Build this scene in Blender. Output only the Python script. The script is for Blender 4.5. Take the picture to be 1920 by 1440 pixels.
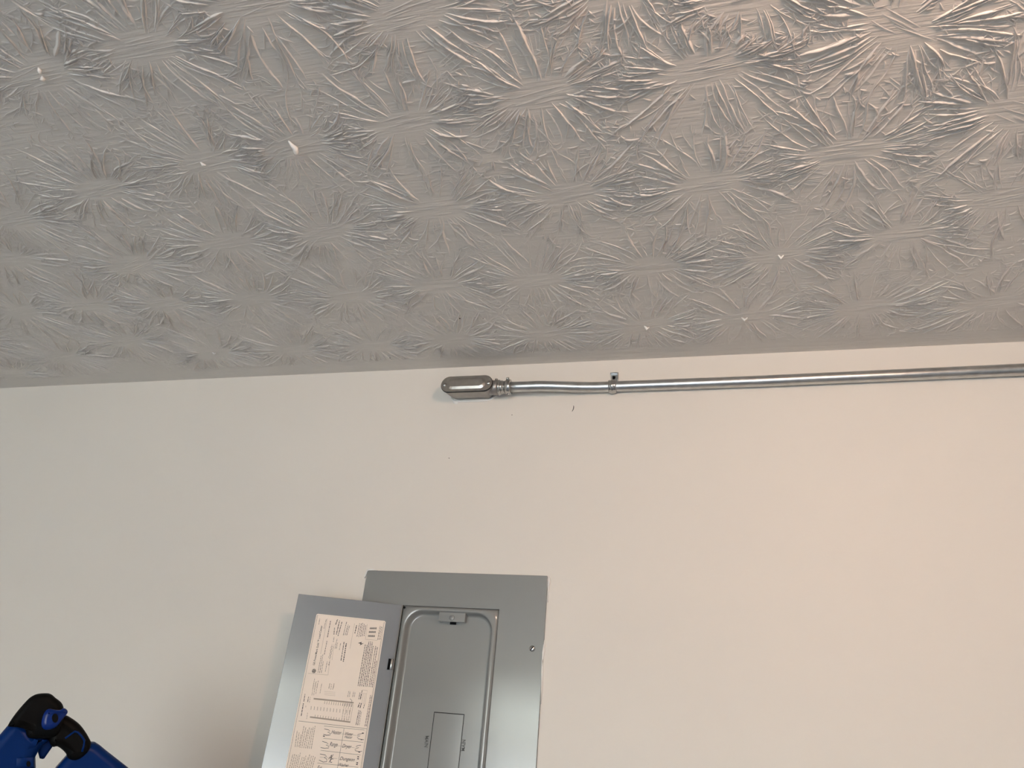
import bpy, bmesh, math, random
import numpy as np
from mathutils import Matrix, Vector

for o in list(bpy.data.objects):
    bpy.data.objects.remove(o, do_unlink=True)
scene = bpy.context.scene
COL = scene.collection

# ------------------------------------------------------------------ camera
CAM_Z = 1.647                      # camera height; ceiling is 2.44 m
CAM_D = 1.3974                     # distance from the wall (wall is y = 0)
F = 1345.0                         # focal length in pixels of a 1920 x 1440 frame
YAW, PITCH, ROLL = math.radians(16.42315), math.radians(27.01807), math.radians(5.41740)
H = 2.44

def cam_rows():
    cy, sy, cp, sp = math.cos(YAW), math.sin(YAW), math.cos(PITCH), math.sin(PITCH)
    f = np.array([-sy * cp, cy * cp, sp]); r = np.array([cy, sy, 0.0]); u = np.cross(r, f)
    c, s = math.cos(ROLL), math.sin(ROLL)
    return np.array([c * r + s * u, -s * r + c * u, f])
RC = cam_rows()
CAM = np.array([0.0, -CAM_D, CAM_Z])

cam_data = bpy.data.cameras.new('camera')
cam = bpy.data.objects.new('camera', cam_data); COL.objects.link(cam)
cam_data.sensor_fit = 'HORIZONTAL'; cam_data.sensor_width = 36.0
cam_data.lens = F / 1920.0 * 36.0
cam_data.clip_start = 0.02; cam_data.clip_end = 500
m = Matrix.Identity(4)
for i in range(3):
    m[i][0] = RC[0][i]; m[i][1] = RC[1][i]; m[i][2] = -RC[2][i]; m[i][3] = CAM[i]
cam.matrix_world = m
scene.camera = cam

# ------------------------------------------------------------------ light
scene.view_settings.view_transform = 'Standard'
scene.view_settings.look = 'None'
scene.view_settings.gamma = 1.0
scene.view_settings.use_curve_mapping = False
scene.view_settings.exposure = -0.05

world = bpy.data.worlds.new('world'); scene.world = world; world.use_nodes = True
wn = world.node_tree.nodes; wl = world.node_tree.links
for n in list(wn): wn.remove(n)
wo = wn.new('ShaderNodeOutputWorld'); wb = wn.new('ShaderNodeBackground')
sky = wn.new('ShaderNodeTexSky'); sky.sky_type = 'NISHITA'
sky.sun_disc = False; sky.sun_elevation = math.radians(48); sky.sun_rotation = math.radians(60)
sky.air_density = 1.0; sky.dust_density = 3.0; sky.ozone_density = 1.0
wl.new(sky.outputs['Color'], wb.inputs['Color']); wl.new(wb.outputs[0], wo.inputs['Surface'])
wb.inputs['Strength'].default_value = 3.0

sun_d = bpy.data.lights.new('sun', 'SUN'); sun_d.energy = 12.0; sun_d.angle = math.radians(0.53)
sun_d.color = (1.0, 0.97, 0.85)
sun = bpy.data.objects.new('sun', sun_d); COL.objects.link(sun)
sun.rotation_euler = Vector((-0.50, -0.20, -0.84)).to_track_quat('-Z', 'Y').to_euler()

# daylight comes in through the garage opening behind the camera
OPEN_X0, OPEN_X1, OPEN_Z, BACK_Y = -2.05, 0.75, 2.13, -5.6
ROOM_X0, ROOM_X1 = -2.9, 2.7
por_d = bpy.data.lights.new('opening_portal', 'AREA'); por_d.shape = 'RECTANGLE'
por_d.size = OPEN_X1 - OPEN_X0; por_d.size_y = OPEN_Z
por_d.cycles.is_portal = True
por = bpy.data.objects.new('opening_portal', por_d); COL.objects.link(por)
por.location = ((OPEN_X0 + OPEN_X1) / 2, BACK_Y - 0.08, OPEN_Z / 2)
por.rotation_euler = (math.radians(90), 0, 0)          # faces +y, into the room
BULB = (0.41, -1.33, H - 0.135)
BULB_POWER = 420.0

# ------------------------------------------------------------------ helpers
def ray(x, y):
    return RC.T @ np.array([(x - 960) / F, -(y - 720) / F, 1.0])
def at_wall(x, y, Y=0.0):
    d = ray(x, y); t = (CAM_D + Y) / d[1]; return CAM + t * d
def at_ceiling(x, y):
    d = ray(x, y); t = (H - CAM_Z) / d[2]; return CAM + t * d

def mat(name, color, rough=0.5, metal=0.0, bump=None, spec=0.5, mottle=None, coat=0.0, emit=None):
    M = bpy.data.materials.new(name); M.use_nodes = True
    nt = M.node_tree; b = nt.nodes['Principled BSDF']
    b.inputs['Base Color'].default_value = (*color, 1); b.inputs['Roughness'].default_value = rough
    b.inputs['Metallic'].default_value = metal
    b.inputs['Specular IOR Level'].default_value = spec
    if coat: b.inputs['Coat Weight'].default_value = coat; b.inputs['Coat Roughness'].default_value = 0.15
    if emit:
        b.inputs['Emission Color'].default_value = (*emit[0], 1); b.inputs['Emission Strength'].default_value = emit[1]
    tc = nt.nodes.new('ShaderNodeTexCoord')
    if mottle:                         # (scale, amount)
        n = nt.nodes.new('ShaderNodeTexNoise'); n.inputs['Scale'].default_value = mottle[0]; n.inputs['Detail'].default_value = 5
        r = nt.nodes.new('ShaderNodeValToRGB'); a = mottle[1]
        r.color_ramp.elements[0].position = 0.3; r.color_ramp.elements[1].position = 0.7
        r.color_ramp.elements[0].color = (*[c * (1 - a) for c in color], 1)
        r.color_ramp.elements[1].color = (*[min(1, c * (1 + a)) for c in color], 1)
        nt.links.new(tc.outputs['Object'], n.inputs['Vector']); nt.links.new(n.outputs['Fac'], r.inputs['Fac'])
        nt.links.new(r.outputs['Color'], b.inputs['Base Color'])
        if len(mottle) > 2:            # roughness variation
            mr = nt.nodes.new('ShaderNodeMapRange'); mr.inputs['To Min'].default_value = rough - mottle[2]; mr.inputs['To Max'].default_value = rough + mottle[2]
            nt.links.new(n.outputs['Fac'], mr.inputs['Value']); nt.links.new(mr.outputs[0], b.inputs['Roughness'])
    if bump:                           # list of (scale vector, strength, distance)
        last = None
        for sv, st, di in bump:
            mp = nt.nodes.new('ShaderNodeMapping'); mp.inputs['Scale'].default_value = sv
            n = nt.nodes.new('ShaderNodeTexNoise'); n.inputs['Scale'].default_value = 1.0; n.inputs['Detail'].default_value = 3
            bp = nt.nodes.new('ShaderNodeBump'); bp.inputs['Strength'].default_value = st; bp.inputs['Distance'].default_value = di
            nt.links.new(tc.outputs['Object'], mp.inputs['Vector']); nt.links.new(mp.outputs[0], n.inputs['Vector'])
            nt.links.new(n.outputs['Fac'], bp.inputs['Height'])
            if last: nt.links.new(last.outputs[0], bp.inputs['Normal'])
            last = bp
        nt.links.new(last.outputs[0], b.inputs['Normal'])
    return M

WLOC = {}
def thing(name, label, cat, loc, group=None):
    o = bpy.data.objects.new(name, None); COL.objects.link(o)
    o.empty_display_size = 0.05
    o.location = loc; o['label'] = label; o['category'] = cat
    if group: o['group'] = group
    WLOC[o.name] = Vector(loc)
    return o
def make(name, verts, faces, material, parent=None, smooth=False, label=None, cat=None, kind=None, bevel=None, origin=None):
    """one mesh object from world-space vertices; the origin goes to its middle"""
    V = np.asarray(verts, dtype=float).reshape(-1, 3)
    c = (V.min(0) + V.max(0)) / 2 if origin is None else np.asarray(origin, float)
    me = bpy.data.meshes.new(name)
    me.from_pydata((V - c).tolist(), [], [list(f) for f in faces]); me.update()
    if smooth:
        me.polygons.foreach_set('use_smooth', [True] * len(me.polygons))
    me.materials.append(material)
    o = bpy.data.objects.new(name, me); COL.objects.link(o)
    w = Vector(c); WLOC[o.name] = w
    if parent is not None:
        o.parent = parent; o.location = w - WLOC[parent.name]
    else:
        o.location = w
    if label: o['label'] = label
    if cat: o['category'] = cat
    if kind: o['kind'] = kind
    if bevel:
        b = o.modifiers.new('bevel', 'BEVEL'); b.width = bevel[0]; b.segments = bevel[1]; b.limit_method = 'ANGLE'; b.angle_limit = math.radians(35)
        me.polygons.foreach_set('use_smooth', [True] * len(me.polygons))
        wnm = o.modifiers.new('weighted_normal', 'WEIGHTED_NORMAL'); wnm.keep_sharp = True
    return o

class MB:
    def __init__(s): s.v = []; s.f = []
    def add(s, v, f):
        k = len(s.v); s.v += [tuple(p) for p in v]; s.f += [tuple(i + k for i in q) for q in f]
    def box(s, x0, x1, y0, y1, z0, z1):
        s.add([(x0,y0,z0),(x1,y0,z0),(x1,y1,z0),(x0,y1,z0),(x0,y0,z1),(x1,y0,z1),(x1,y1,z1),(x0,y1,z1)],
              [(0,3,2,1),(4,5,6,7),(0,1,5,4),(1,2,6,5),(2,3,7,6),(3,0,4,7)])
    def loft(s, rings, cap0=True, cap1=True, closed=True):
        n = len(rings[0]); k = len(s.v)
        for r in rings: s.v += [tuple(p) for p in r]
        for i in range(len(rings) - 1):
            for j in range(n if closed else n - 1):
                a = k + i * n + j; b = k + i * n + (j + 1) % n
                s.f.append((a, b, b + n, a + n))
        if cap0: s.f.append(tuple(k + j for j in reversed(range(n))))
        if cap1: s.f.append(tuple(k + (len(rings) - 1) * n + j for j in range(n)))
    def lathe(s, origin, axis, prof, n=28):
        """prof: list of (distance along axis, radius)"""
        a = Vector(axis).normalized(); t = Vector((0, 0, 1)) if abs(a.z) < 0.9 else Vector((1, 0, 0))
        e1 = a.cross(t).normalized(); e2 = a.cross(e1)
        o = Vector(origin)
        s.loft([[o + a * d + (e1 * math.cos(2 * math.pi * j / n) + e2 * math.sin(2 * math.pi * j / n)) * max(r, 1e-5) for j in range(n)] for d, r in prof])
    def tube(s, pts, rad, n=20):
        pts = [Vector(p) for p in pts]; rings = []
        for i, p in enumerate(pts):
            t = (pts[min(i + 1, len(pts) - 1)] - pts[max(i - 1, 0)]).normalized()
            up = Vector((0, 0, 1)) if abs(t.z) < 0.9 else Vector((0, 1, 0))
            e1 = t.cross(up).normalized(); e2 = e1.cross(t)
            r = rad[i] if isinstance(rad, (list, tuple)) else rad
            rings.append([p + (e1 * math.cos(2 * math.pi * j / n) + e2 * math.sin(2 * math.pi * j / n)) * r for j in range(n)])
        s.loft(rings)
    def build(s, name, material, parent=None, **kw):
        return make(name, s.v, s.f, material, parent, **kw)

def stadium(cx, cz, length, width, n=14):
    """outline of an oblong with round ends in x, z (counter-clockwise seen from -y)"""
    r = width / 2; h = length / 2 - r; out = []
    for i in range(n + 1):
        a = -math.pi / 2 + math.pi * i / n; out.append((cx + h + r * math.cos(a), cz + r * math.sin(a)))
    for i in range(n + 1):
        a = math.pi / 2 + math.pi * i / n; out.append((cx - h + r * math.cos(a), cz + r * math.sin(a)))
    return out
def round_rect(x0, x1, z0, z1, r, n=10):
    out = []
    for cx, cz, a0 in ((x1 - r, z0 + r, -90), (x1 - r, z1 - r, 0), (x0 + r, z1 - r, 90), (x0 + r, z0 + r, 180)):
        for i in range(n + 1):
            a = math.radians(a0 + 90 * i / n); out.append((cx + r * math.cos(a), cz + r * math.sin(a)))
    return out
def text_geo(s, size=1.0, bold=0.0, shear=0.0):
    cu = bpy.data.curves.new('t', 'FONT'); cu.body = s; cu.size = size; cu.offset = bold; cu.shear = shear
    cu.resolution_u = 3; cu.fill_mode = 'FRONT'
    o = bpy.data.objects.new('t', cu); COL.objects.link(o)
    dg = bpy.context.evaluated_depsgraph_get(); dg.update()
    me = bpy.data.meshes.new_from_object(o.evaluated_get(dg))
    v = np.array([p.co[:2] for p in me.vertices]).reshape(-1, 2); f = [tuple(p.vertices) for p in me.polygons]
    bpy.data.objects.remove(o); bpy.data.curves.remove(cu); bpy.data.meshes.remove(me)
    return v, f

# ------------------------------------------------------------------ materials
M_wall = mat('wall_paint', (0.76, 0.715, 0.655), 0.55, bump=[((90, 90, 90), 0.10, 0.002), ((9, 9, 9), 0.15, 0.004)], mottle=(1.3, 0.025))
M_ceil = mat('ceiling_plaster', (0.68, 0.645, 0.605), 0.6, bump=[((14, 230, 60), 0.6, 0.0022), ((55, 60, 60), 0.3, 0.002)], mottle=(2.2, 0.02))
M_ridge = mat('plaster_ridge_lightened', (0.74, 0.70, 0.66), 0.55, bump=[((260, 260, 260), 0.25, 0.0006)])  # same plaster as the ceiling, painted lighter so the crests look lit
M_floor = mat('concrete_floor', (0.36, 0.345, 0.32), 0.7, mottle=(3.0, 0.12), bump=[((40, 40, 40), 0.2, 0.003)])
M_drive = mat('driveway_concrete', (0.44, 0.45, 0.38), 0.85, mottle=(0.8, 0.1))
M_panel = mat('panel_grey_enamel', (0.225, 0.23, 0.225), 0.16, spec=1.0, coat=0.5, mottle=(14, 0.01, 0.05), bump=[((220, 220, 220), 0.03, 0.001)])
M_door = mat('door_grey_enamel', (0.215, 0.225, 0.245), 0.16, spec=1.0, coat=0.5, mottle=(11, 0.012, 0.06), bump=[((220, 220, 220), 0.03, 0.001)])
M_zinc = mat('galvanised_steel', (0.55, 0.56, 0.56), 0.30, 1.0, mottle=(60, 0.08, 0.05))
M_bright = mat('bright_zinc', (0.50, 0.50, 0.49), 0.22, 1.0)
M_cast = mat('cast_aluminium', (0.36, 0.345, 0.33), 0.42, 0.75, mottle=(70, 0.12, 0.08), bump=[((400, 400, 400), 0.1, 0.0008)])
M_cover = mat('stamped_cover_metal', (0.50, 0.475, 0.445), 0.24, 1.0, mottle=(60, 0.12, 0.08))
M_black = mat('black_rubber', (0.008, 0.008, 0.008), 0.5)
M_dark = mat('dark_hole', (0.006, 0.006, 0.007), 0.8, spec=0.05)
M_white = mat('white_caulk', (0.85, 0.83, 0.80), 0.6, bump=[((150, 150, 150), 0.3, 0.001)])
M_paper = mat('label_paper', (0.93, 0.81, 0.70), 0.6, mottle=(25, 0.02))
M_emboss = mat('emboss_shade_grey', (0.09, 0.09, 0.088), 0.5)  # panel grey darkened: shading of the raised letters put into the colour
M_ink = mat('label_ink', (0.055, 0.048, 0.045), 0.7)
M_ink2 = mat('label_faint_ink', (0.40, 0.33, 0.27), 0.7)
M_pen = mat('handwriting_ink', (0.05, 0.045, 0.05), 0.6)
M_blue = mat('blue_plastic', (0.001, 0.021, 0.12), 0.33, spec=0.10)
M_blue2 = mat('bright_blue_plastic', (0.001, 0.020, 0.16), 0.2, spec=0.25)
M_bplast = mat('black_plastic', (0.0035, 0.0035, 0.0035), 0.5, spec=0.08)
M_porc = mat('porcelain', (0.85, 0.84, 0.82), 0.2)
M_bulb = mat('glowing_bulb', (0.9, 0.85, 0.8), 0.4)

# ------------------------------------------------------------------ room shell
def slab(name, x0, x1, y0, y1, z0, z1, material, kind='structure'):
    b = MB(); b.box(x0, x1, y0, y1, z0, z1)
    o = b.build(name, material, kind=kind); return o
slab('floor', ROOM_X0, ROOM_X1, BACK_Y - 0.15, 0, -0.15, 0, M_floor)
b = MB()                                   # the panel sits flush in a hole in this wall
WH = (-0.68, -0.31, CAM_Z - 0.49, CAM_Z + 0.30)
WX0, WX1 = ROOM_X0 - 0.15, ROOM_X1 + 0.15
oq = [(WX0, 0), (WX1, 0), (WX1, H + 0.15), (WX0, H + 0.15)]; iq = [(WH[0], WH[2]), (WH[1], WH[2]), (WH[1], WH[3]), (WH[0], WH[3])]
V = [(x, 0.0, z) for x, z in oq] + [(x, 0.0, z) for x, z in iq] + [(x, 0.1, z) for x, z in iq] + [(x, 0.15, z) for x, z in oq]
Fq = [(8, 9, 10, 11), (15, 14, 13, 12)]
for i in range(4):
    j = (i + 1) % 4
    Fq += [(i, j, 4 + j, 4 + i), (4 + i, 4 + j, 8 + j, 8 + i), (j, i, 12 + i, 12 + j)]
b.add(V, Fq); b.build('wall_front', M_wall, kind='structure')
slab('wall_left', ROOM_X0 - 0.15, ROOM_X0, BACK_Y, 0, 0, H, M_wall)
slab('wall_right', ROOM_X1, ROOM_X1 + 0.15, BACK_Y, 0, 0, H, M_wall)
b = MB()
b.box(ROOM_X0 - 0.15, OPEN_X0, BACK_Y - 0.15, BACK_Y, 0, H); b.box(OPEN_X1, ROOM_X1 + 0.15, BACK_Y - 0.15, BACK_Y, 0, H)
b.box(OPEN_X0, OPEN_X1, BACK_Y - 0.15, BACK_Y, OPEN_Z, H)
b.build('wall_back', M_wall, kind='structure')
o = slab('ground', -60, 60, -90, BACK_Y - 0.15, -0.2, -0.02, M_drive)
o['label'] = 'concrete driveway outside the garage'
ceiling = slab('ceiling', ROOM_X0 - 0.15, ROOM_X1 + 0.15, BACK_Y - 0.15, 0, H, H + 0.15, M_ceil)

# ------------------------------------------------------------------ stomped plaster on the ceiling
rng = np.random.default_rng(11)
CX0, CX1, CY0, CY1 = -2.45, 1.35, -1.42, 0.0
px_centres = [(80,140,None),(272,88,None),(480,8,None),(385,305,None),(555,275,None),(760,232,-6),(185,357,None),(28,412,None),
 (430,455,None),(610,438,-14),(820,392,None),(250,497,None),(15,485,None),(40,584,None),(165,572,None),(310,570,None),(475,562,None),
 (660,557,None),(820,535,None),(400,662,None),(550,655,None),(700,650,None),(850,636,-3),(120,670,None),(240,640,None),
 (1010,176,-8),(1325,130,-6),(1685,50,36),(1590,286,-1),(1065,366,-8),(1330,346,-8),(1005,526,None),(1220,501,-8),(1460,480,-8),
 (1692,440,-4),(1020,626,None),(1210,611,None),(1395,595,None),(1620,577,None),(1870,566,None),(1905,215,30),(1880,370,None),(1400,-10,None),(1160,-30,None),(760,30,None)]
stamps = []
for x, y, a in px_centres:
    p = at_ceiling(x, y)
    stamps.append([p[0], p[1], math.radians((-6 if a is None else a) + (rng.normal(0, 5) if a is None else 0))])
for _ in range(6000):
    x, y = rng.uniform(CX0 + 0.05, CX1 - 0.05), rng.uniform(CY0 + 0.05, CY1 - 0.075)
    if min((x - s[0]) ** 2 + (y - s[1]) ** 2 for s in stamps) > 0.165 ** 2:
        stamps.append([x, y, math.radians(-6 + rng.normal(0, 7))])
SC = np.array([[s[0], s[1]] for s in stamps])

RV, RF = [], []
rcount = 0
def ridge(path, w, h, lip=0.0, side=1, fine=False):
    """a pulled-up ridge of plaster: path (n,2), half width and height along it"""
    global rcount
    P = np.asarray(path); n = len(P)
    if n < 3: return
    T = np.gradient(P, axis=0); T /= (np.linalg.norm(T, axis=1)[:, None] + 1e-9)
    N = np.stack([-T[:, 1], T[:, 0]], 1) * side
    if fine:
        off = [-1.0, 0.0, 1.0]; hh = [-0.15, 1.0, -0.15]
    else:
        off = [-1.1 - lip, -0.55 - 0.25 * lip, 0.0, 0.45, 0.95]; hh = [-0.12, 0.38 , 1.0, 0.45, -0.15]
    k = len(off)
    V = np.empty((n, k, 3))
    for j in range(k):
        V[:, j, :2] = P + N * (off[j] * w)[:, None]
        V[:, j, 2] = H - hh[j] * h
    V[:, :, 1] = np.minimum(V[:, :, 1], -0.002)
    RV.append(V.reshape(-1, 3))
    a = (rcount + np.arange(n - 1)[:, None] * k + np.arange(k - 1)[None, :]).reshape(-1)
    q = np.stack([a, a + 1, a + k + 1, a + k], 1)
    if side < 0: q = q[:, ::-1]
    RF.append(q)
    rcount += n * k

def territory(P, own, slack=0.80):
    """cut a path where it runs into the middle of another stamp or into the smooth edge strip by the wall"""
    d = np.linalg.norm(P[:, None, :] - SC[None], axis=2)
    do = d[:, own].copy(); d[:, own] = 9
    bad = (d.min(1) < slack * do) & (do > 0.03) | (P[:, 1] > -0.045) | (P[:, 0] < CX0) | (P[:, 0] > CX1) | (P[:, 1] < CY0)
    return int(np.argmax(bad)) if bad.any() else len(P)

def walk(p0, ang, length, step, wob, curve=0.0):
    n = max(4, int(length / step)); s = np.arange(n) * step
    a = ang + curve * s / length + np.cumsum(rng.normal(0, wob, n)) * 0.5
    d = np.stack([np.cos(a), np.sin(a)], 1) * step
    return p0 + np.cumsum(d, axis=0)

def env(n, a=0.25, b=0.35):
    t = np.linspace(0, 1, n)
    return np.clip(np.minimum(t / a, (1 - t) / b), 0.03, 1.0) ** 0.7

for si, (sx, sy, sa) in enumerate(stamps):
    c = np.array([sx, sy]); ca, sn = math.cos(sa), math.sin(sa)
    Rm = np.array([[ca, -sn], [sn, ca]])
    big = float(np.clip(1.0 + rng.normal(0, 0.12), 0.75, 1.25))
    # lines drawn out along the middle bar
    for k in range(7):
        v = rng.uniform(-0.016, 0.016); u0 = rng.uniform(-0.045, -0.005); L = rng.uniform(0.03, 0.08)
        P = walk(c + Rm @ np.array([u0, v]), sa + rng.normal(0, 0.05), L, 0.006, 0.02)
        P = P[:territory(P, si)]
        if len(P) > 3: ridge(P, np.full(len(P), 0.0011), 0.0007 * env(len(P)), fine=True)
    # fans of long ridges
    th = 0.0; fans = []
    while th < 2 * math.pi - 0.1:
        wdt = rng.uniform(0.25, 0.75); fans.append((th, wdt, rng.choice([-1, 1]), rng.uniform(0.7, 1.2))); th += wdt + rng.uniform(0.0, 0.22)
    for f0, fw, side, fst in fans:
        nr = max(2, int(fw / 0.085 + rng.uniform(-0.5, 1.5)))
        Rfan = rng.uniform(0.085, 0.155) * big
        for k in range(nr):
            a = f0 + fw * (k + rng.uniform(0.1, 0.9)) / nr
            e = np.array([0.040 * math.cos(a), 0.016 * math.sin(a)]) * rng.uniform(0.9, 1.7)
            # rays leave the bar a little more upright than from a single point
            d = math.atan2(math.sin(a) * 1.0, math.cos(a) * 1.15) + rng.normal(0, 0.08)
            L = Rfan * rng.uniform(0.55, 1.15)
            P = walk(c + Rm @ e, sa + d, L, 0.0042, 0.12, rng.normal(0, 0.22))
            P = P[:territory(P, si)]; n = len(P)
            if n < 4: continue
            hgt = rng.uniform(0.0012, 0.0031) * fst
            kn = np.interp(np.linspace(0, 5, n), range(6), rng.uniform(0.55, 1.35, 6)) * rng.uniform(0.75, 1.25, n)
            hh = hgt * env(n) * kn
            ww = (0.00045 + 0.27 * hh) * rng.uniform(0.8, 1.3)
            ridge(P, ww, hh, lip=rng.choice([0.0, 0.3, 0.8, 1.8]), side=side)
            # barbs and forks off the ridge
            nb = rng.integers(2, 6)
            for _b in range(nb):
                i = rng.integers(1, n - 1); t = P[min(i + 1, n - 1)] - P[i - 1]; ta = math.atan2(t[1], t[0])
                if rng.random() < 0.45:
                    ba, bl = ta + rng.choice([-1, 1]) * rng.uniform(0.25, 0.6), rng.uniform(0.015, 0.05)
                else:
                    ba, bl = ta + rng.choice([-1, 1]) * rng.uniform(0.8, 1.5), rng.uniform(0.007, 0.02)
                B = walk(P[i], ba, bl, 0.0042, 0.16, rng.normal(0, 0.5)); B = B[:territory(B, si, 0.7)]
                m_ = len(B)
                if m_ < 3: continue
                bh = hgt * rng.uniform(0.4, 0.9) * env(m_, 0.12, 0.5)
                ridge(B, 0.0006 + 0.36 * bh, bh, fine=True)
        # thin scratches between the ridges of a fan
        for k in range(int(fw / 0.06)):
            a = f0 + rng.uniform(0, fw); r0 = rng.uniform(0.02, 0.09) * big
            p0 = c + Rm @ (np.array([0.035 * math.cos(a), 0.012 * math.sin(a)]) + r0 * np.array([math.cos(a), math.sin(a)]))
            P = walk(p0, sa + a + rng.normal(0, 0.1), rng.uniform(0.015, 0.05), 0.005, 0.06); P = P[:territory(P, si)]
            if len(P) > 3:
                hh = rng.uniform(0.0005, 0.0011) * env(len(P)); ridge(P, 0.0006 + 0.35 * hh, hh, fine=True)
        # lacy broken end of the fan where the brush let go
        for k in range(int(6 + fw * 12)):
            a = f0 + rng.uniform(-0.05, fw + 0.05); r = Rfan * rng.uniform(0.72, 1.2) + 0.02
            p0 = c + Rm @ (r * np.array([math.cos(a), math.sin(a)]))
            P = walk(p0, sa + a + rng.choice([-1, 1]) * rng.uniform(0.1, 1.6), rng.uniform(0.008, 0.028), 0.0036, 0.3); P = P[:territory(P, si, 0.75)]
            if len(P) > 3:
                hh = rng.uniform(0.0008, 0.0022) * fst * env(len(P)); ridge(P, 0.0006 + 0.33 * hh, hh, fine=True)
    # comb marks left by the bristles, parallel to the bar, between stamps
    for k in range(8):
        a = rng.uniform(0, 2 * math.pi); r = rng.uniform(0.06, 0.14)
        p0 = c + r * np.array([math.cos(a), math.sin(a)]); da = sa + rng.normal(0, 0.22); pr = np.array([-math.sin(da), math.cos(da)])
        for q in range(rng.integers(4, 10)):
            P = walk(p0 + pr * q * 0.0042 + rng.normal(0, 0.002, 2), da + rng.normal(0, 0.05), rng.uniform(0.018, 0.045), 0.006, 0.03); P = P[:territory(P, si, 0.75)]
            if len(P) > 3:
                hh = rng.uniform(0.0005, 0.0011) * env(len(P)); ridge(P, np.full(len(P), 0.0010), hh, fine=True)

RV = np.concatenate(RV); RF = np.concatenate(RF).astype(np.int32)
me = bpy.data.meshes.new('plaster_texture')
ctr = np.array([(CX0 + CX1) / 2, (CY0 + CY1) / 2, H])
me.vertices.add(len(RV)); me.vertices.foreach_set('co', (RV - ctr).astype(np.float32).ravel())
me.loops.add(RF.size); me.loops.foreach_set('vertex_index', RF.ravel())
me.polygons.add(len(RF)); me.polygons.foreach_set('loop_start', np.arange(len(RF), dtype=np.int32) * 4)
me.polygons.foreach_set('use_smooth', np.ones(len(RF), dtype=bool))
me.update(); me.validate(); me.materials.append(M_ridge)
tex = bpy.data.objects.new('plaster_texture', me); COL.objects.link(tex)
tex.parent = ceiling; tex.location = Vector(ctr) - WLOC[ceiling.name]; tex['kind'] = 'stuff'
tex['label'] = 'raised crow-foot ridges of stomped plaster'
print('ridge quads', len(RF), 'stamps', len(stamps))

# hanging drips of plaster
def drip(pts, rad):
    b = MB(); P = []
    for x, y, dz in pts:
        q = at_ceiling(x, y); P.append((q[0], q[1], H - dz))
    b.tube(P, rad, 10)
    o = b.build('plaster_drip', M_white, ceiling, smooth=True); return o
drip([(541,264,0),(546,267,.003),(551,269,.006),(556,271,.008),(558,276,.011),(557,282,.011)], [.0012,.0022,.0035,.0045,.0042,.0006])
drip([(72,127,0),(76,130,.003),(78,134,.006)], [.0012,.0032,.001])
drip([(79,143,0),(82,146,.004),(84,149,.004)], [.0012,.0042,.001])
drip([(376,304,0),(381,306,.003),(387,306,.004)], [.001,.0026,.0008])
drip([(1208,611,0),(1213,614,.004),(1217,612,.002)], [.001,.0036,.001])
drip([(1390,595,0),(1396,597,.004),(1401,594,.002)], [.001,.0032,.001])
drip([(1459,478,0),(1464,481,.004),(1469,477,.002)], [.001,.003,.001])
drip([(398,660,0),(402,662,.003),(405,661,.001)], [.001,.003,.001])

def speck(p, axis, r, parent):
    b = MB(); b.lathe(p, axis, [(-.0003, r), (.0003, r * .8), (.0007, r * .3)], 7); b.build('speck', M_dark, parent, smooth=True)
for x, y, r in ((862, 597, .0022), (906, 597, .0014), (731, 671, .0020), (1575, 483, .0012)):
    p = at_ceiling(x, y); speck((p[0], p[1], H), (0, 0, -1), r, ceiling)
for x, y, r in ((842, 859, .0012), (960, 778, .0011)):
    p = at_wall(x, y); speck((p[0], 0.0, p[2]), (0, -1, 0), r, bpy.data.objects['wall_front'])

# ------------------------------------------------------------------ ceiling lamp (just above the frame; warm light)
lamp = thing('ceiling_lamp', 'bare bulb in a white porcelain lampholder on the ceiling', 'lamp', (BULB[0], BULB[1], H))
b = MB(); b.lathe((BULB[0], BULB[1], H), (0, 0, -1), [(0, .058), (.012, .058), (.022, .05), (.035, .032), (.06, .026), (.062, .02)])
b.build('lampholder', M_porc, lamp, smooth=True)
b = MB(); b.lathe((BULB[0], BULB[1], H - .055), (0, 0, -1), [(0, .013), (.018, .014), (.034, .019), (.052, .027), (.068, .030), (.084, .027), (.096, .018), (.102, .006), (.103, .0005)])
b.build('light_bulb', M_bulb, lamp, smooth=True)
bb = M_bulb.node_tree.nodes['Principled BSDF']
bb.inputs['Emission Color'].default_value = (1.0, 0.63, 0.43, 1); bb.inputs['Emission Strength'].default_value = BULB_POWER

# ------------------------------------------------------------------ conduit run
CZ = CAM_Z + 0.7205
# conduit body: a right-angle pull fitting
LX0, LX1 = -0.563, -0.4425
lcx, lcz = (LX0 + LX1) / 2, CZ + 0.0005
lb = thing('conduit_elbow', 'grey metal conduit elbow with a screwed oval cover, left end of the pipe', 'conduit fitting', (lcx, 0, lcz))
b = MB()
prof = [(0.000, 0.098, 0.027), (-0.010, 0.104, 0.031), (-0.022, 0.112, 0.035), (-0.044, 0.118, 0.0375), (-0.0475, 0.1185, 0.038)]
rings = [[(x, y, z) for x, z in stadium(lcx + (0.0015 if w_ < .036 else 0), lcz, l_, w_)] for y, l_, w_ in prof]
b.loft(rings); b.build('body', M_cast, lb, smooth=False, bevel=(0.0008, 2))
b = MB(); b.loft([[(x, y, z) for x, z in stadium(lcx, lcz, .1215, .0405)] for y in (-0.0475, -0.0500)])
b.build('gasket', M_black, lb)
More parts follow.
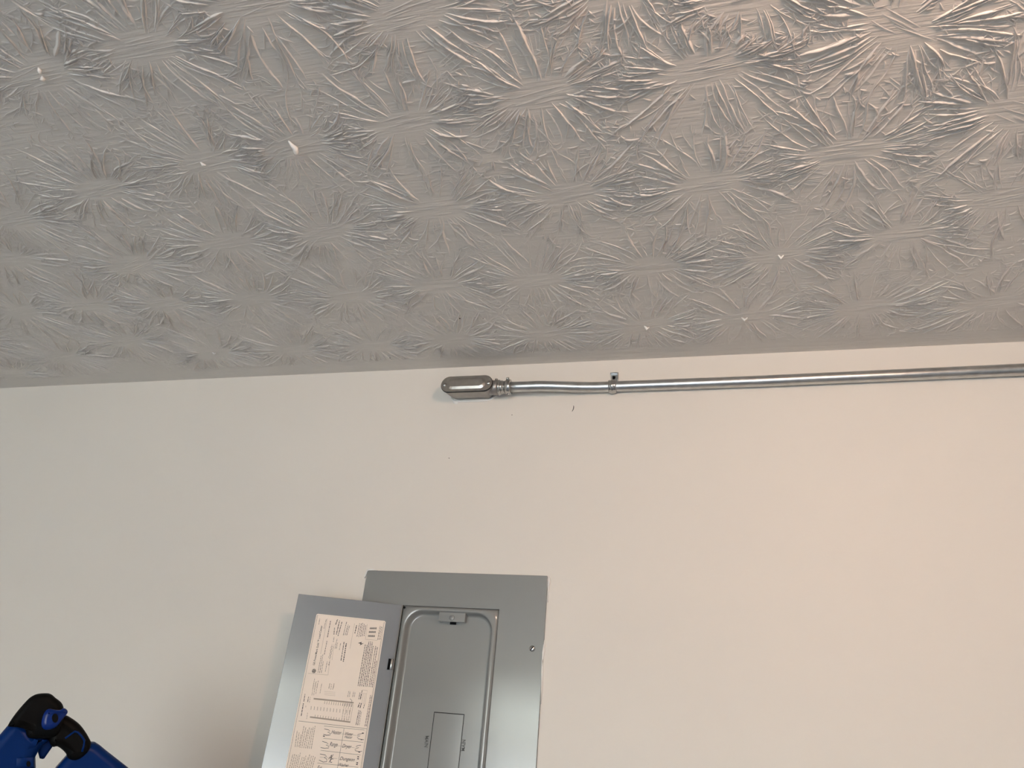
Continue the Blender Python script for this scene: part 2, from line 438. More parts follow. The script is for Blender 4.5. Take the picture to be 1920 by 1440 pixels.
# domed stamped cover: raised middle with sloping sides
b = MB()
lev = [(-0.0500, .1190, .0385), (-0.0518, .1192, .0388), (-0.0524, .1180, .0376), (-0.0524, .0900, .0275), (-0.0526, .0892, .0267), (-0.0544, .0800, .0175), (-0.0547, .0780, .0155)]
b.loft([[(x, y, z) for x, z in stadium(lcx, lcz, l_, w_)] for y, l_, w_ in lev])
b.build('cover', M_cover, lb, smooth=False, bevel=None)
for sx in (-1, 1):
    b = MB(); b.lathe((lcx + sx * .0515, -0.0518, lcz - .001), (0, -1, 0), [(0, .0044), (.0012, .0043), (.0024, .0032), (.0028, .001)], 16)
    sc = b.build('cover_screw', M_bright, lb, smooth=True)
    b = MB(); b.box(lcx + sx * .0515 - .0022, lcx + sx * .0515 + .0022, -0.0547, -0.0544, lcz - .0014, lcz - .0007)
    b.build('slot', M_dark, sc)
HUBY = -0.0275
b = MB(); b.lathe((LX1 - .012, HUBY, CZ), (1, 0, 0), [(0, .0165), (.012, .0168), (.019, .0170), (.0200, .0155)])
b.build('hub', M_cast, lb, smooth=True)
b = MB(); b.lathe((LX1 + .003, HUBY - .004, CZ + .0160), (0, -.3, 1), [(0, .0034), (.0035, .0034), (.0042, .0024)], 12)
b.build('set_screw', M_bright, lb, smooth=True)
# bead of white sealant between the body and the wall
b = MB(); st = stadium(lcx, lcz, .106, .035, 16); rr = random.Random(4)
sel = [p for p in st if p[1] < lcz - .002]; sel.sort()
pts = [(x - .000, -0.0006, z - .0008) for x, z in sel]
b.tube(pts, [0.0014 + 0.0020 * rr.random() for _ in pts], 8)
q = at_wall(855, 753)
b.lathe((q[0], 0.0005, q[2] + .0015), (0, -1, 0), [(0, .0085), (.0015, .007), (.0025, .003)], 14)
b.build('sealant', M_white, lb, smooth=True)

# connector between body and tube
cx0 = LX1 + .0085
cn = thing('conduit_connector', 'short ribbed metal connector between the conduit elbow and the pipe', 'conduit fitting', (cx0 + .02, HUBY, CZ))
b = MB(); b.lathe((cx0, HUBY, CZ), (1, 0, 0), [(-.004, .0135), (.0000, .0135), (.0002, .0172), (.0035, .0176), (.0045, .0165), (.0055, .0150), (.0180, .0146)])
b.build('body', M_bright, cn, smooth=True)
b = MB(); b.lathe((cx0 + .0065, HUBY, CZ), (1, 0, 0), [(0, .0152), (.002, .0163), (.004, .0152)]); b.build('rib', M_bright, cn, smooth=True)
b = MB(); b.lathe((cx0 + .0170, HUBY, CZ), (1, 0, 0), [(0, .0150), (.0012, .0172), (.0100, .0176), (.0112, .0172), (.0115, .0125)]); b.build('collar', M_bright, cn, smooth=True)
b = MB(); b.lathe((cx0 + .0225, HUBY - .010, CZ + .0135), (0, -.6, .8), [(0, .0036), (.0045, .0036), (.0052, .0026)], 12); b.build('set_screw', M_bright, cn, smooth=True)
b = MB(); b.lathe((cx0 + .0245, HUBY, CZ - .0165), (0, -.25, -1), [(0, .0030), (.003, .0030), (.0035, .002)], 12); b.build('lower_screw', M_bright, cn, smooth=True)

# the pipe: leaves the body off the wall, bends in to the wall before the strap
px0, px1 = cx0 + .022, ROOM_X1
PYW = -0.0122
pts = []
for x in list(np.linspace(px0, -0.345, 4)) + list(np.linspace(-0.33, -0.20, 18)) + list(np.linspace(-0.17, 0.9, 12)) + [1.4, 2.0, px1 - .002]:
    t = min(1, max(0, (x + .345) / .15)); s_ = t * t * (3 - 2 * t)
    pts.append((x, HUBY + (PYW - HUBY) * s_, CZ - .0012 * math.sin(math.pi * t) + 0.0045 * max(0, (x - 0.1) / 0.5) * (x < 0.7) + (0.0045 * 1.2 if x >= 0.7 else 0)))
b = MB(); b.tube(pts, 0.01172, 28)
b.build('metal_conduit', M_zinc, smooth=True, label='long galvanised steel pipe running along the wall under the ceiling', cat='conduit')

# one-hole strap
sx0, sx1 = -0.1895, -0.1725; sm = (sx0 + sx1) / 2
strap = thing('conduit_strap', 'small zinc pipe strap with an upright screw tab holding the steel pipe', 'pipe strap', (sm, 0, CZ))
b = MB()
def strap_profile(off):
    out = []
    R_ = 0.0122 + off
    # from the wall above, over the pipe front, hooked under it
    out.append((-0.0004 - off, 0.0195)); out.append((-0.0022 - off, 0.0150))
    for i in range(17):
        a = math.radians(62 - i * 11.5); out.append((PYW - R_ * math.cos(a), R_ * math.sin(a)))
    return out
inner = strap_profile(0.0001); outer = strap_profile(0.0019)
rings = []
for fx, g in ((0.0, 0.0), (0.12, 0.0006), (0.3, 0.0006), (0.38, 0.0018), (0.5, 0.0024), (0.62, 0.0018), (0.70, 0.0006), (0.88, 0.0006), (1.0, 0.0)):
    o2 = strap_profile(0.0019 + g); x = sx0 + (sx1 - sx0) * fx
    rings.append([(x, y, CZ + z) for y, z in inner] + [(x, y, CZ + z) for y, z in reversed(o2)])
b.loft(rings); b.build('saddle', M_bright, strap, smooth=True)
# flat foot above with a dark open screw hole
b = MB(); fx0, fx1, fz0, fz1 = sm - .0055, sm + .0095, CZ + .0155, CZ + .0365
hole = (sm + .0008, CZ + .0272, .0046)
oc = round_rect(fx0, fx1, fz0, fz1, .003, 7); nO = len(oc)
def ringof(y, k): return [(x, y, z) for x, z in oc] if k else [(hole[0] + hole[2] * math.cos(math.atan2(z - hole[1], x - hole[0])), y, hole[1] + hole[2] * math.sin(math.atan2(z - hole[1], x - hole[0]))) for x, z in oc]
b.loft([ringof(-.0005, 0), ringof(-.0005, 1), ringof(-.0028, 1), ringof(-.0028, 0), ringof(-.0005, 0)], False, False)
b.build('tab', M_zinc, strap)
b = MB(); b.lathe((hole[0], -.0003, hole[1]), (0, -1, 0), [(0, .0045), (.0008, .0045), (.0010, .003)], 16); b.build('screw_recess', M_dark, strap)
b = MB(); b.box(fx0 - .001, fx1 + .0015, -.0085, -.0005, fz1 - .001, fz1 + .0006); b.box(fx1 - .0004, fx1 + .0012, -.0085, -.0005, fz0 + .004, fz1); b.build('tab_rib', M_zinc, strap)

# ------------------------------------------------------------------ breaker panel
ZP = CAM_Z
PX0, PX1, PT, PB = -0.688, -0.3005, ZP + 0.312, ZP - 0.50
OX0, OX1, OT, OB = -0.5965, -0.394, ZP + 0.2437, ZP - 0.43
panel = thing('breaker_panel', 'grey metal electrical breaker panel with its door swung open', 'breaker panel', ((PX0 + PX1) / 2, 0, PB))
YF = -0.0035                         # front face of the cover
b = MB()
# cover plate with rectangular opening
outer = [(PX0, PB), (PX1, PB), (PX1, PT), (PX0, PT)]; innr = [(OX0, OB), (OX1, OB), (OX1, OT), (OX0, OT)]
V = [(x, 0.0, z) for x, z in outer] + [(x, YF, z) for x, z in outer] + [(x, YF, z) for x, z in innr] + [(x, 0.0, z) for x, z in innr]
Fc = []
for i in range(4):
    j = (i + 1) % 4
    Fc += [(i, j, 4 + j, 4 + i), (4 + i, 4 + j, 8 + j, 8 + i), (8 + i, 8 + j, 12 + j, 12 + i)]
b.add(V, Fc); b.build('cover_plate', M_panel, panel, bevel=(0.0012, 2))
# inner frame with a rounded sunk field
GX = 0.0006
fr_out = round_rect(OX0 + .0022, OX1 - GX, OB + GX, OT - GX, .003, 10)
R0 = (-0.5875, -0.4035, ZP - 0.42, ZP + 0.2372)
YD = 0.0125
b = MB()
def rr(k, y, r): return [(x, y, z) for x, z in round_rect(R0[0] + k, R0[1] - k, R0[2] + k, R0[3] - k, r, 10)]
b.loft([[(x, 0.004, z) for x, z in fr_out], [(x, YF + .0012, z) for x, z in fr_out], rr(0, YF + .0012, .036), rr(.0012, YF + .0018, .035), rr(.0030, YF + .0045, .033), rr(.0048, YD - .003, .031), rr(.0068, YD - .0006, .029), rr(.009, YD, .027)], False, True)
b.build('inner_frame', M_panel, panel, smooth=True)
for p in bpy.data.objects['inner_frame'].data.polygons:
    if len(p.vertices) > 4: p.use_smooth = False
# latch catch bracket at the top of the field
cA, cB = at_wall(824, 1152, .004), at_wall(872, 1168, .004)
b = MB(); b.box(cA[0], cB[0], .0005, YD - .0005, cB[2] + .0005, cA[2] + .006); cb = b.build('door_catch', M_panel, panel, bevel=(.001, 2))
cxm = (cA[0] + cB[0]) / 2 + .0005; czm = (cA[2] + cB[2]) / 2 + .001
b = MB(); b.lathe((cxm, .0006, czm), (0, -1, 0), [(0, .0052), (.0010, .0050), (.0016, .0042), (.0017, .001)], 20); b.build('button', M_panel, cb, smooth=True)
b = MB(); b.box(cxm - .006, cxm + .006, YD - .003, YD + .001, cB[2] - .003, cB[2] + .001); b.build('catch_slot', M_dark, cb)
# knock-out outline for the main breaker: pressed plate with a fine dark gap
KX0, KX1, KT, KB = -0.5065, -0.4480, ZP + .0530, ZP - .36
b = MB(); g = .0009
b.box(KX0 - g, KX1 + g, YD - .0003, YD, KT, KT + g * 1.3); b.box(KX0 - g, KX0, YD - .0003, YD, KB, KT); b.box(KX1, KX1 + g, YD - .0003, YD, KB, KT)
b.build('knockout_groove', M_dark, panel)
b = MB(); b.box(KX0 + .0006, KX1 - .0006, YD - .0009, YD, KB, KT - .0006); b.build('knockout_plate', M_panel, panel, bevel=(.0006, 1))
# embossed MAIN, once on each side, its shading painted as darker grey
def emboss(word, x, z0, z1, height, down):
    v, f = text_geo(word, 1.0, bold=.012)
    w = v[:, 0].max() - v[:, 0].min(); v[:, 0] -= v[:, 0].min(); v[:, 0] *= (z1 - z0) / w; v[:, 1] *= height / 0.73
    out = []
    for lay in (YD - .0009, YD + .0002):
        for p in v:
            out.append((x + p[1], lay, z1 - p[0]) if down else (x - p[1], lay, z0 + p[0]))
    n = len(v); fc = list(f)
    me_edges = {}
    for q in f:
        for i in range(len(q)):
            e = (q[i], q[(i + 1) % len(q)]); me_edges[e] = 1
    for (a, c_) in me_edges:
        if (c_, a) not in me_edges: fc.append((a, c_, c_ + n, a + n))
    bm_ = MB(); bm_.add(out, fc); return bm_
emboss('MAIN', at_wall(799, 1390, YD)[0] - .0022, at_wall(797, 1401, YD)[2], at_wall(803, 1380, YD)[2], .0068, True).build('embossed_lettering', M_emboss, panel)
emboss('MAIN', at_wall(871, 1397, YD)[0] + .0010, at_wall(868, 1408, YD)[2], at_wall(870, 1387, YD)[2], .0068, False).build('embossed_lettering', M_emboss, panel)
# cover screw
q = at_wall(998, 1216, YF)
b = MB(); b.lathe((q[0], YF + .0005, q[2]), (0, -1, 0), [(0, .0058), (.0012, .0056), (.0026, .0044), (.0032, .0020), (.0033, .0004)], 20)
sc = b.build('cover_screw', M_bright, panel, smooth=True)
b = MB(); a = math.radians(50); dx, dz = math.cos(a) * .0050, math.sin(a) * .0050; nx, nz = -math.sin(a) * .0007, math.cos(a) * .0007
b.loft([[(q[0] - dx - nx, y, q[2] - dz - nz), (q[0] + dx - nx, y, q[2] + dz - nz), (q[0] + dx + nx, y, q[2] + dz + nz), (q[0] - dx + nx, y, q[2] - dz + nz)] for y in (YF - .0025, YF - .0032)])
b.build('slot', M_dark, sc)
# corner hole by the hinge
q = at_wall(758, 1139.5, YF); b = MB(); b.lathe((q[0], YF + .0012, q[2] + .0005), (0, -1, 0), [(0, .0024), (.0004, .0024)], 14); b.build('hinge_hole', M_dark, panel)
# ragged white wall paint along the rim of the cover
def rim(px_pts, widths, y=-0.0012, thick=.0030):
    b = MB(); P = [at_wall(x, yy) for x, yy in px_pts]; rings = []
    for i, p in enumerate(P):
        t = P[min(i + 1, len(P) - 1)] - P[max(i - 1, 0)]; t = t / np.linalg.norm(t); n_ = np.array([-t[2], 0, t[0]]); w_ = widths[i] * 1.6
        a_, c_ = p + n_ * w_, p - n_ * w_
        rings.append([(a_[0], 0.0, a_[2]), (a_[0], -thick * .5, a_[2]), (p[0], -thick - .001, p[2]), (c_[0], -thick * .5, c_[2]), (c_[0], 0, c_[2])])
    b.loft(rings); return b.build('paint_edge', M_white, panel, smooth=True)
rim([(684,1084),(687,1075),(691,1070),(699,1068.5),(708,1069.5)], [.0005,.0016,.0022,.0012,.0004])
rim([(1027,1080),(1029.2,1083),(1029.5,1090),(1028.8,1096),(1028,1104),(1027,1130)], [.0006,.0012,.0022,.0014,.0007,.0003])
rim([(1021.5,1200),(1020.8,1208),(1019.5,1215),(1018,1224),(1017,1240),(1016.3,1262),(1016,1290),(1014.5,1320)], [.0003,.0010,.0022,.0020,.0013,.0016,.0008,.0003])

# ---- open door
DANG = math.radians(21.08); DW = 0.2073
HX, HY = OX0 - .0005, YF - .0015
U = np.array([-math.cos(DANG), -math.sin(DANG), 0]); NN = np.array([math.sin(DANG), -math.cos(DANG), 0]); Zv = np.array([0, 0, 1.0])
D0 = np.array([HX, HY, ZP + .2440])
DH = OT - OB
def dpt(u, z, n=0.0): return D0 + U * u + Zv * z + NN * n          # z is negative downwards
def door_uv(x, y):
    d = ray(x, y); t = NN.dot(D0 - CAM) / NN.dot(d); p = CAM + d * t - D0
    return float(p.dot(U)), float(p[2])
b = MB()
def dbox(b, u0, u1, z0, z1, n0, n1):
    b.add([dpt(u0,z0,n0),dpt(u1,z0,n0),dpt(u1,z1,n0),dpt(u0,z1,n0),dpt(u0,z0,n1),dpt(u1,z0,n1),dpt(u1,z1,n1),dpt(u0,z1,n1)],
          [(0,1,2,3),(4,7,6,5),(0,4,5,1),(1,5,6,2),(2,6,7,3),(3,7,4,0)])
dbox(b, .0005, DW, -DH, 0, -.0022, 0)
door = b.build('door', M_door, panel, bevel=(0.0007, 2))
# hinge barrels
hq = door_uv(737, 1246)
for zc in (hq[1], hq[1] - .36):
    b = MB(); p = dpt(.0035, zc, .0010); b.lathe((p[0], p[1], p[2] - .010), (0, 0, 1), [(0, .0024), (.0005, .0028), (.0195, .0028), (.020, .0024)], 16)
    hb = b.build('hinge_barrel', M_bright, door, smooth=True)
b = MB()
dbox(b, .0040, .0105, hq[1] - .010, hq[1] + .010, .0, .0014); b.build('hinge_leaf', M_dark, door)
# label sheet
A_ = lambda zx, zy: door_uv(540 + zx / 8, 1130 + zy / 8)
B_ = lambda zx, zy: door_uv(520 + zx / 8, 1280 + zy / 8)
tl, tr = A_(430, 165), A_(1470, 275)
lu = (tl[0] + A_(300, 760)[0] + B_(130, 1280)[0]) / 3; ru = (tr[0] + A_(1395, 800)[0] + B_(1265, 1280)[0]) / 3
lt = (tl[1] + tr[1]) / 2; lbz = -DH + .03
rp = round_rect(ru, lu, lbz, lt, .0035, 6)
b = MB(); b.loft([[dpt(u, z, n) for u, z in rp] for n in (0.0001, 0.0006)]); b.build('label_sheet', M_paper, door)
NP = 0.00075
ink, faint, pen = MB(), MB(), MB()
def stroke(target, uv, w):
    uv = [np.array(p) for p in uv]
    L, R_ = [], []
    for i, p in enumerate(uv):
        t = uv[min(i + 1, len(uv) - 1)] - uv[max(i - 1, 0)]; t = t / (np.linalg.norm(t) + 1e-9); n_ = np.array([-t[1], t[0]]) * w / 2
        L.append(dpt(*(p + n_), NP)); R_.append(dpt(*(p - n_), NP))
    n = len(uv)
    target.add(L + R_, [(i, i + 1, n + i + 1, n + i) for i in range(n - 1)])
tr_ = random.Random(3)
def micro(target, p0, p1, w):
    """a printed line too small to read: broken into word-long dashes"""
    p0, p1 = np.array(p0), np.array(p1); L = np.linalg.norm(p1 - p0); s = 0
    while s < L:
        wl_ = tr_.uniform(.0018, .0055); e = min(L, s + wl_)
        stroke(target, [p0 + (p1 - p0) * s / L, p0 + (p1 - p0) * e / L], w * tr_.uniform(.75, 1.05)); s = e + tr_.uniform(.0006, .0012)
def put_text(target, s, q0, q1, height, bold=0.0, shear=0.0):
    """text along q0 -> q1 on the door (u, z pairs)"""
    v, f = text_geo(s, 1.0, bold, shear)
    v[:, 0] -= v[:, 0].min(); w = v[:, 0].max(); q0, q1 = np.array(q0), np.array(q1); t = q1 - q0; L = np.linalg.norm(t); t = t / L
    n_ = np.array([t[1], -t[0]])      # u grows to the left, so this is "up" for a viewer
    target.add([dpt(*(q0 + t * (p[0] * L / w) + n_ * (p[1] * height / .73)), NP) for p in v], f)
def seg(fn, target, a, c_, w): stroke(target, [fn(*a), fn(*c_)], w)
bd = .0026
for k in (bd, ):
    stroke(ink, [(lu - k, lbz + k), (lu - k, lt - k), (ru + k, lt - k), (ru + k, lbz + k)], .00045)
stroke(faint, [(ru + k + .0012, lt - k - .001), (ru + k + .0012, lbz + k)], .0003)
put_text(ink, 'GE PowerMark Gold \u2122 Load Center', A_(400, 940), A_(518, 345), .0036, bold=.012)
lg = np.array(A_(390, 1025))
for r_, w_ in ((.0034, .0008), (.0018, .0011)):
    stroke(ink, [lg + r_ * np.array([math.cos(i * math.pi / 10), math.sin(i * math.pi / 10)]) for i in range(21)], w_)
for i in range(4):
    a = i * math.pi / 2 + .6; stroke(ink, [lg + .0008 * np.array([math.cos(a), math.sin(a)]), lg + .0027 * np.array([math.cos(a + .5), math.sin(a + .5)])], .0009)
for a, c_ in [((490,770),(590,240)),((300,1060),(600,1085)),((600,1085),(630,850)),((930,690),(1000,310)),((1190,320),(1160,550)),((1160,550),(1340,565))]:
    seg(A_, faint, a, c_, .0004)
for a, c_, w in [((450,1050),(500,790),.0011),((475,1055),(525,770),.0011),((500,1055),(530,880),.0010),((462,330),(478,240),.0010),((540,390),(575,250),.0011),
    ((560,1035),(590,880),.0012),((545,780),(585,575),.0014),((592,520),(640,270),.0018),((612,940),(625,880),.0016),((680,590),(692,515),.0013),((705,690),(738,540),.0011),
    ((725,690),(745,600),.0010),((770,710),(790,610),.0011),((795,870),(842,590),.0018),((830,885),(876,610),.0024),((690,480),(700,370),.0020),((715,330),(745,250),.0026),((725,480),(775,270),.0020),((750,500),(810,290),.0018),
    ((830,490),(880,290),.0014),((857,490),(905,330),.0013),((880,490),(925,345),.0013),((1003,460),(1030,340),.0022),((1035,510),(1075,310),.0014),((1062,515),(1102,310),.0014),((1088,510),(1122,305),.0014),((1113,505),(1145,320),.0014),((1140,500),(1168,340),.0014),
    ((1345,560),(1380,350),.0012),((1363,560),(1395,355),.0012),((1382,555),(1410,360),.0011),
    ((1050,1250),(1160,630),.0017),((1077,1255),(1188,630),.0017),((1104,1255),(1216,580),.0017),((1131,1258),(1242,580),.0017),((1158,1260),(1267,590),.0017),((1183,1262),(1278,650),.0016),
    ((1215,1265),(1316,650),.0016),((1240,1266),(1342,660),.0016),((1264,1270),(1328,870),.0016)]:
    micro(ink, A_(*a), A_(*c_), w * .72)
for a, c_ in [((375,1285),(400,1140)),((402,1285),(425,1180)),((432,1285),(456,1170)),((492,1285),(510,1210)),((612,1285),(630,1210)),((680,1285),(692,1210))]:
    micro(faint, A_(*a), A_(*c_), .0011)
stroke(faint, [A_(628, 850), A_(660, 620), A_(692, 630), A_(660, 860)], .0004)
for k in range(4):
    cc = np.array(A_(628 + k * 11, 815 - k * 48)); stroke(ink, [cc + .0019 * np.array([math.cos(i * .7), 1.3 * math.sin(i * .7)]) for i in range(10)], .0004)
for gx, gy in ((1255, 500), (1268, 440), (1282, 385)):
    for i in range(7): seg(A_, ink, (gx - 50 + i * 15, gy + 14), (gx - 46 + i * 15, gy - 14), .0011)
    seg(A_, ink, (gx - 55, gy + 2), (gx + 50, gy + 10), .0005)
bolt = [A_(*p) for p in ((1050,607),(1108,588),(1098,612),(1138,608),(1078,642),(1088,617))]
ink.add([dpt(*p, NP) for p in bolt], [(0, 1, 2, 5), (5, 2, 3, 4)])
# the wiring chart
for a, c_, w in [((520,190),(545,10),.0012),((547,190),(575,0),.0012),((577,170),(605,10),.0011),((640,160),(665,20),.0011),((775,90),(790,10),.0012),((802,105),(815,20),.0012),((830,105),(850,15),.0012),
    ((455,290),(470,210),.0013),((480,300),(495,215),.0012),((425,370),(430,345),.0012),((440,545),(455,450),.0011),((1245,250),(1272,120),.0020),((1222,250),(1240,150),.0016),((1210,370),(1238,300),.0020),((1240,380),(1262,310),.0020),((1290,385),(1310,320),.0016),
    ((1180,635),(1225,410),.0014),((1205,637),(1245,420),.0014),((1228,640),(1262,430),.0012)]:
    micro(faint if w < .0013 else ink, B_(*a), B_(*c_), w * .8)
for a, c_, w in [((398,285),(416,170),.0016),((358,500),(392,310),.0018),((1315,655),(1400,180),.0013),((1338,655),(1418,190),.0013),((1055,215),(1075,120),.0009),((1080,215),(1092,130),.0009),((1130,215),(1146,130),.0009),((1155,215),(1167,140),.0009)]:
    micro(ink, B_(*a), B_(*c_), w * .8)
seg(B_, faint, (545,240), (1145,302), .0026); seg(B_, faint, (490,515), (1095,592), .0024)
stroke(ink, [B_(1090, 240), B_(1120, 270), B_(1110, 300)], .0006)
for i in range(13):
    x = 715 + 34 * i; seg(B_, faint if i < 8 else ink, (x, 275 + 3.6 * i), (x - 8, 320 + 3.6 * i), .0008)
    x = 510 + 48 * i; seg(B_, faint, (x, 352 + 5 * i), (x - 6, 405 + 5 * i), .0009)
    x = 570 + 40 * i; seg(B_, faint, (x, 480 + 5.2 * i), (x - 5, 512 + 5.2 * i), .0008)
for x in (985, 1018, 1052, 1086):
    micro(faint, B_(x + 25, 310), B_(x - 20, 570), .0009)
seg(B_, faint, (1140, 320), (1090, 600), .0005)
for y in (130, 155, 180): seg(B_, faint, (705, y), (870, y + 16), .0003)
stroke(faint, [B_(1275,110), B_(1350,118), B_(1342,165), B_(1265,158), B_(1275,110)], .0004)
for x in (1290, 1318, 1340): seg(B_, faint, (x, 170), (x - 24, 320), .0004)
# circuit directory
for a, c_, w in [((320,575),(1340,690),.0006),((700,650),(1308,712),.0005),((690,835),(1290,895),.0005),((650,1015),(1250,1085),.0005),((600,1205),(1215,1268),.0005),((1003,680),(900,1290),.0006),((690,775),(800,785),.0003),((945,765),(1190,792),.0003),((900,945),(1160,975),.0003),((640,1115),(900,1140),.0003)]:
    seg(B_, ink, a, c_, w * .9)
for wd, x, y, w, h in [('Heater',808,765,150,52),('Water',1015,785,118,42),('Heater',1005,830,118,40),('Range',783,948,118,55),('Dryer',970,972,140,48),('A',765,1148,45,62),('C',790,1198,40,55),('Dungeon',935,1158,222,45),('Washer',918,1250,150,42),('Fur',598,1290,70,45)]:
    q0 = B_(x, y); q1 = B_(x + w, y + w * .10); put_text(pen, wd, q0, q1, h / 8 * .00105, bold=.004, shear=.35)
seg(B_, pen, (840, 1075), (775, 1198), .0008)
for pts in ([(705,693),(770,708),(790,725),(755,742),(800,764),(790,785),(740,792),(690,775)], [(675,880),(740,900),(765,920),(730,935),(775,955),(770,980),(710,985),(650,972)],
            [(640,1070),(720,1085),(740,1105),(700,1120),(745,1150),(740,1185),(690,1192),(625,1160)],
            [(1285,762),(1215,775),(1200,790),(1245,797),(1198,818),(1215,842),(1265,852),(1300,856)], [(1255,938),(1195,945),(1180,965),(1225,972),(1165,1000),(1170,1020),(1230,1035),(1270,1028)]):
    stroke(pen, [B_(*p) for p in pts], .0008)
for x, y in ((700,800),(1265,852),(1230,1038),(1285,755),(1215,1110),(1212,1140),(1200,1200),(1195,1225)): seg(B_, pen, (x - 14, y), (x + 12, y + 4), .0016)
# grey column of small print at the left of the directory
for i in range(7):
    x = 400 + 28 * i
    micro(faint, B_(x - 60, 975 + 3 * i), B_(x, 650 + tr_.uniform(0, 110) - (20 if i > 4 else 0)), .0013)
for i in range(3): micro(faint, B_(268 + 28 * i, 965), B_(300 + 28 * i, 720 + 30 * i), .0013)
for i in range(13):
    x = 235 + 28 * i; micro(faint, B_(x - 55, 1300), B_(x, 1040 + tr_.uniform(-5, 90)), .0012)
ink.build('label_print', M_ink, door); faint.build('label_fine_print', M_ink2, door); pen.build('handwriting', M_pen, door)

# ------------------------------------------------------------------ marks on the wall
P = [at_wall(x, y, -.0006) for x, y in ((1075.5, 760.5), (1075.8, 763), (1075, 767), (1073.5, 770), (1072, 771.5))]
b = MB(); b.tube([tuple(p) for p in P], [.0003, .0006, .0007, .0006, .0002], 6)
b.build('stray_hair', M_dark, label='short dark curved hair stuck to the wall below the pipe', cat='hair')

# ------------------------------------------------------------------ blue and black folding frame, lower left
rd = ray(92, 1382); rd = rd / np.linalg.norm(rd)
FD = 1.32
FO = CAM + rd * FD
FN = -np.array([rd[0], rd[1], 0]); FN /= np.linalg.norm(FN)      # towards the camera
FU = np.array([-FN[1], FN[0], 0])                                 # along the frame
if FU.dot(RC[0]) < 0: FU = -FU
def fuv(x, y):
    d = ray(x, y); t = FN.dot(FO - CAM) / FN.dot(d); p = CAM + d * t - FO
    return float(p.dot(FU)), float(p[2])
def fpt(u, z, n): return FO + FU * u + np.array([0, 0, z]) + FN * n
frame = thing('folding_frame', 'blue and black folding frame with a locking hinge in the lower left corner', 'folding frame', (FO[0], FO[1], 0))
Q = lambda zx, zy: (zx / 9.6, 1290 + zy / 9.6)
def smooth_loop(pts, n=4):
    P = [np.array(p, float) for p in pts]; out = []; N_ = len(P)
    for i in range(N_):
        p0, p1, p2, p3 = P[i - 1], P[i], P[(i + 1) % N_], P[(i + 2) % N_]
        for k in range(n):
            t = k / n
            out.append(0.5 * ((2 * p1) + (-p0 + p2) * t + (2 * p0 - 5 * p1 + 4 * p2 - p3) * t * t + (-p0 + 3 * p1 - 3 * p2 + p3) * t ** 3))
    return out
def pillow(name, uv, n0, n1, edge, material, parent, rnd=4):
    """solid from an outline with rounded front and back edges"""
    P = np.array(uv); ar = 0.5 * np.sum(P[:, 0] * np.roll(P[:, 1], -1) - np.roll(P[:, 0], -1) * P[:, 1])
    if ar < 0: P = P[::-1]
    T = np.roll(P, -1, 0) - np.roll(P, 1, 0); T /= np.linalg.norm(T, axis=1)[:, None] + 1e-9
    IN = np.stack([-T[:, 1], T[:, 0]], 1)
    rings = []
    for i in range(rnd + 1):
        a = math.pi / 2 * i / rnd; rings.append((edge * (1 - math.sin(a)), n0 + edge * (1 - math.cos(a))))
    for i in range(rnd + 1):
        a = math.pi / 2 * i / rnd; rings.append((edge * (1 - math.cos(a)), n1 - edge * (1 - math.sin(a))))
    b = MB(); b.loft([[fpt(*(p + q * k), n) for p, q in zip(P, IN)] for k, n in rings])
    o = b.build(name, material, parent, smooth=True)
    for p in o.data.polygons:
        if len(p.vertices) > 4: p.use_smooth = False
    return o
fz0 = -FO[2]
lk = [fuv(*Q(*p)) for p in ((130,690),(260,560),(480,560),(640,760),(800,860),(900,930),(760,1020),(680,1150),(632,1250),(640,1440))]
lk += [(lk[-1][0] + .004, lk[-1][1] - .25), (lk[-1][0] + .004, fz0)]
e_ = fuv(-95, 1490); lk += [(e_[0] + .0, fz0), (e_[0], e_[1] - .12), e_, fuv(0, 1378)]
pillow('leg', lk, -.034, .026, .014, M_blue, frame)
rk = [fuv(*Q(*p)) for p in ((1480,930),(1630,968),(1710,975),(1800,1030),(1920,1130))] + [fuv(240, 1439), fuv(280, 1475)]
e_ = fuv(300, 1510); rk += [(e_[0], e_[1]), (e_[0], fz0)]
i_ = fuv(92, 1455); rk += [(i_[0], fz0), (i_[0], i_[1] - .05), fuv(*Q(1000,1440)), fuv(*Q(1190,1225)), fuv(*Q(1300,1100))]
pillow('leg', rk, -.036, .020, .012, M_blue, frame)
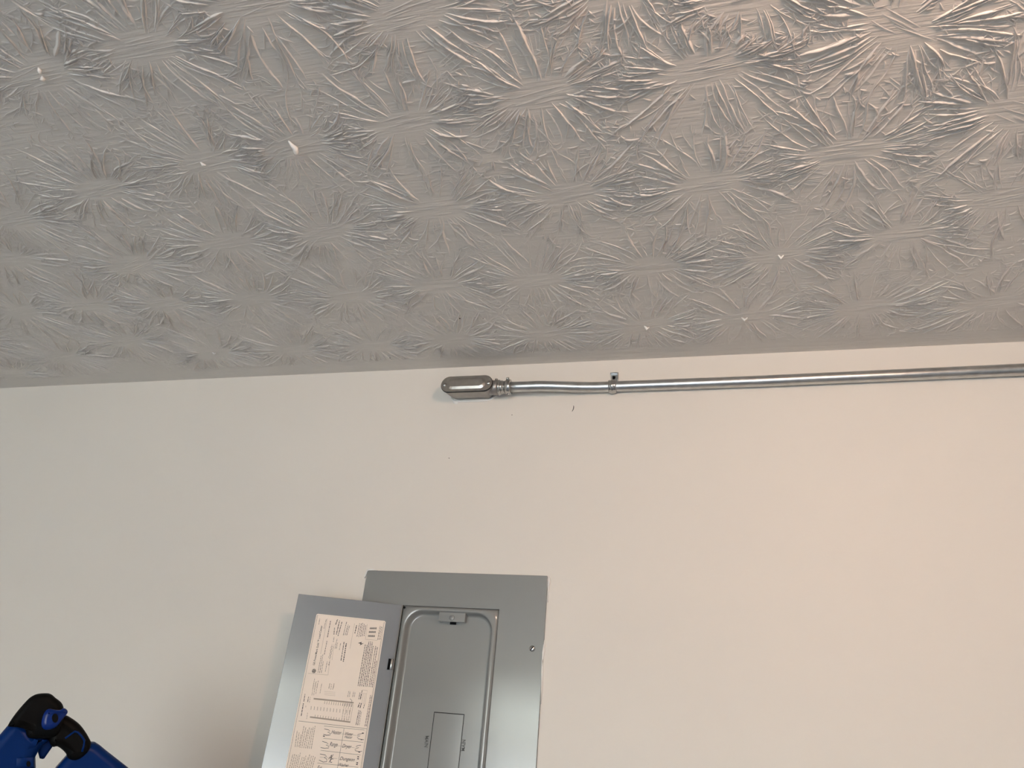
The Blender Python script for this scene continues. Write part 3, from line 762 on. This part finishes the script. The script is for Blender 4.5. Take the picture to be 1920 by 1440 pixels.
hk = smooth_loop([fuv(*Q(*p)) for p in ((165,655),(300,450),(500,220),(600,143),(700,107),(850,98),(930,120),(1000,180),(1100,260),(1145,360),(1150,520),(1120,700),(1010,860),(780,900),(560,895),(495,850),(468,750),(400,715),(270,700),(190,690))], 3)
hinge = pillow('hinge_housing', hk, -.040, .034, .009, M_bplast, frame)
ak = smooth_loop([fuv(*Q(*p)) for p in ((900,620),(1000,470),(1180,488),(1300,550),(1430,650),(1530,780),(1600,900),(1632,985),(1600,1100),(1530,1190),(1410,1275),(1300,1290),(1210,1240),(1185,1170),(1120,1100),(1030,1042),(950,1050),(890,960),(870,800))], 3)
arm = pillow('hinge_arm', ak, -.036, .028, .010, M_bplast, frame)
b = MB(); b.tube([fpt(*fuv(*Q(*p)), .0285) for p in ((1170,895),(1260,830),(1340,772),(1400,790),(1460,855),(1510,930),(1500,1020),(1470,1130))], .0014, 8); b.build('panel_edge', M_blue, arm, smooth=True)
lv = smooth_loop([fuv(*Q(*p)) for p in ((755,620),(790,470),(870,375),(980,385),(1080,392),(1135,362),(1190,380),(1215,430),(1180,490),(1110,575),(1030,675),(950,722),(850,742),(775,705))], 3)
lever = pillow('locking_lever', lv, .030, .058, .007, M_blue2, frame)
ho = [fuv(*Q(995 + 55 * math.cos(a), 535 + 80 * math.sin(a))) for a in np.linspace(0, 2 * math.pi, 18, endpoint=False)]
pillow('lever_hole', ho, .0565, .0585, .0004, M_dark, lever, 1)
tk = [fuv(*Q(*p)) for p in ((760,880),(930,880),(950,1050),(900,1120),(800,1265),(770,1278),(715,1265),(683,1150),(700,1060))]
pillow('trigger', tk, -.020, .008, .004, M_blue, frame)
pk = [fuv(*Q(*p)) for p in ((310,1240),(612,1225),(615,1395),(310,1400))]
pl = pillow('rivet_plate', pk, .024, .0285, .001, M_blue, frame, 2)
ho = [fuv(*Q(525 + 38 * math.cos(a) , 1345 + 52 * math.sin(a))) for a in np.linspace(0, 2 * math.pi, 16, endpoint=False)]
pillow('rivet_hole', ho, .0280, .0292, .0003, M_dark, pl, 1)
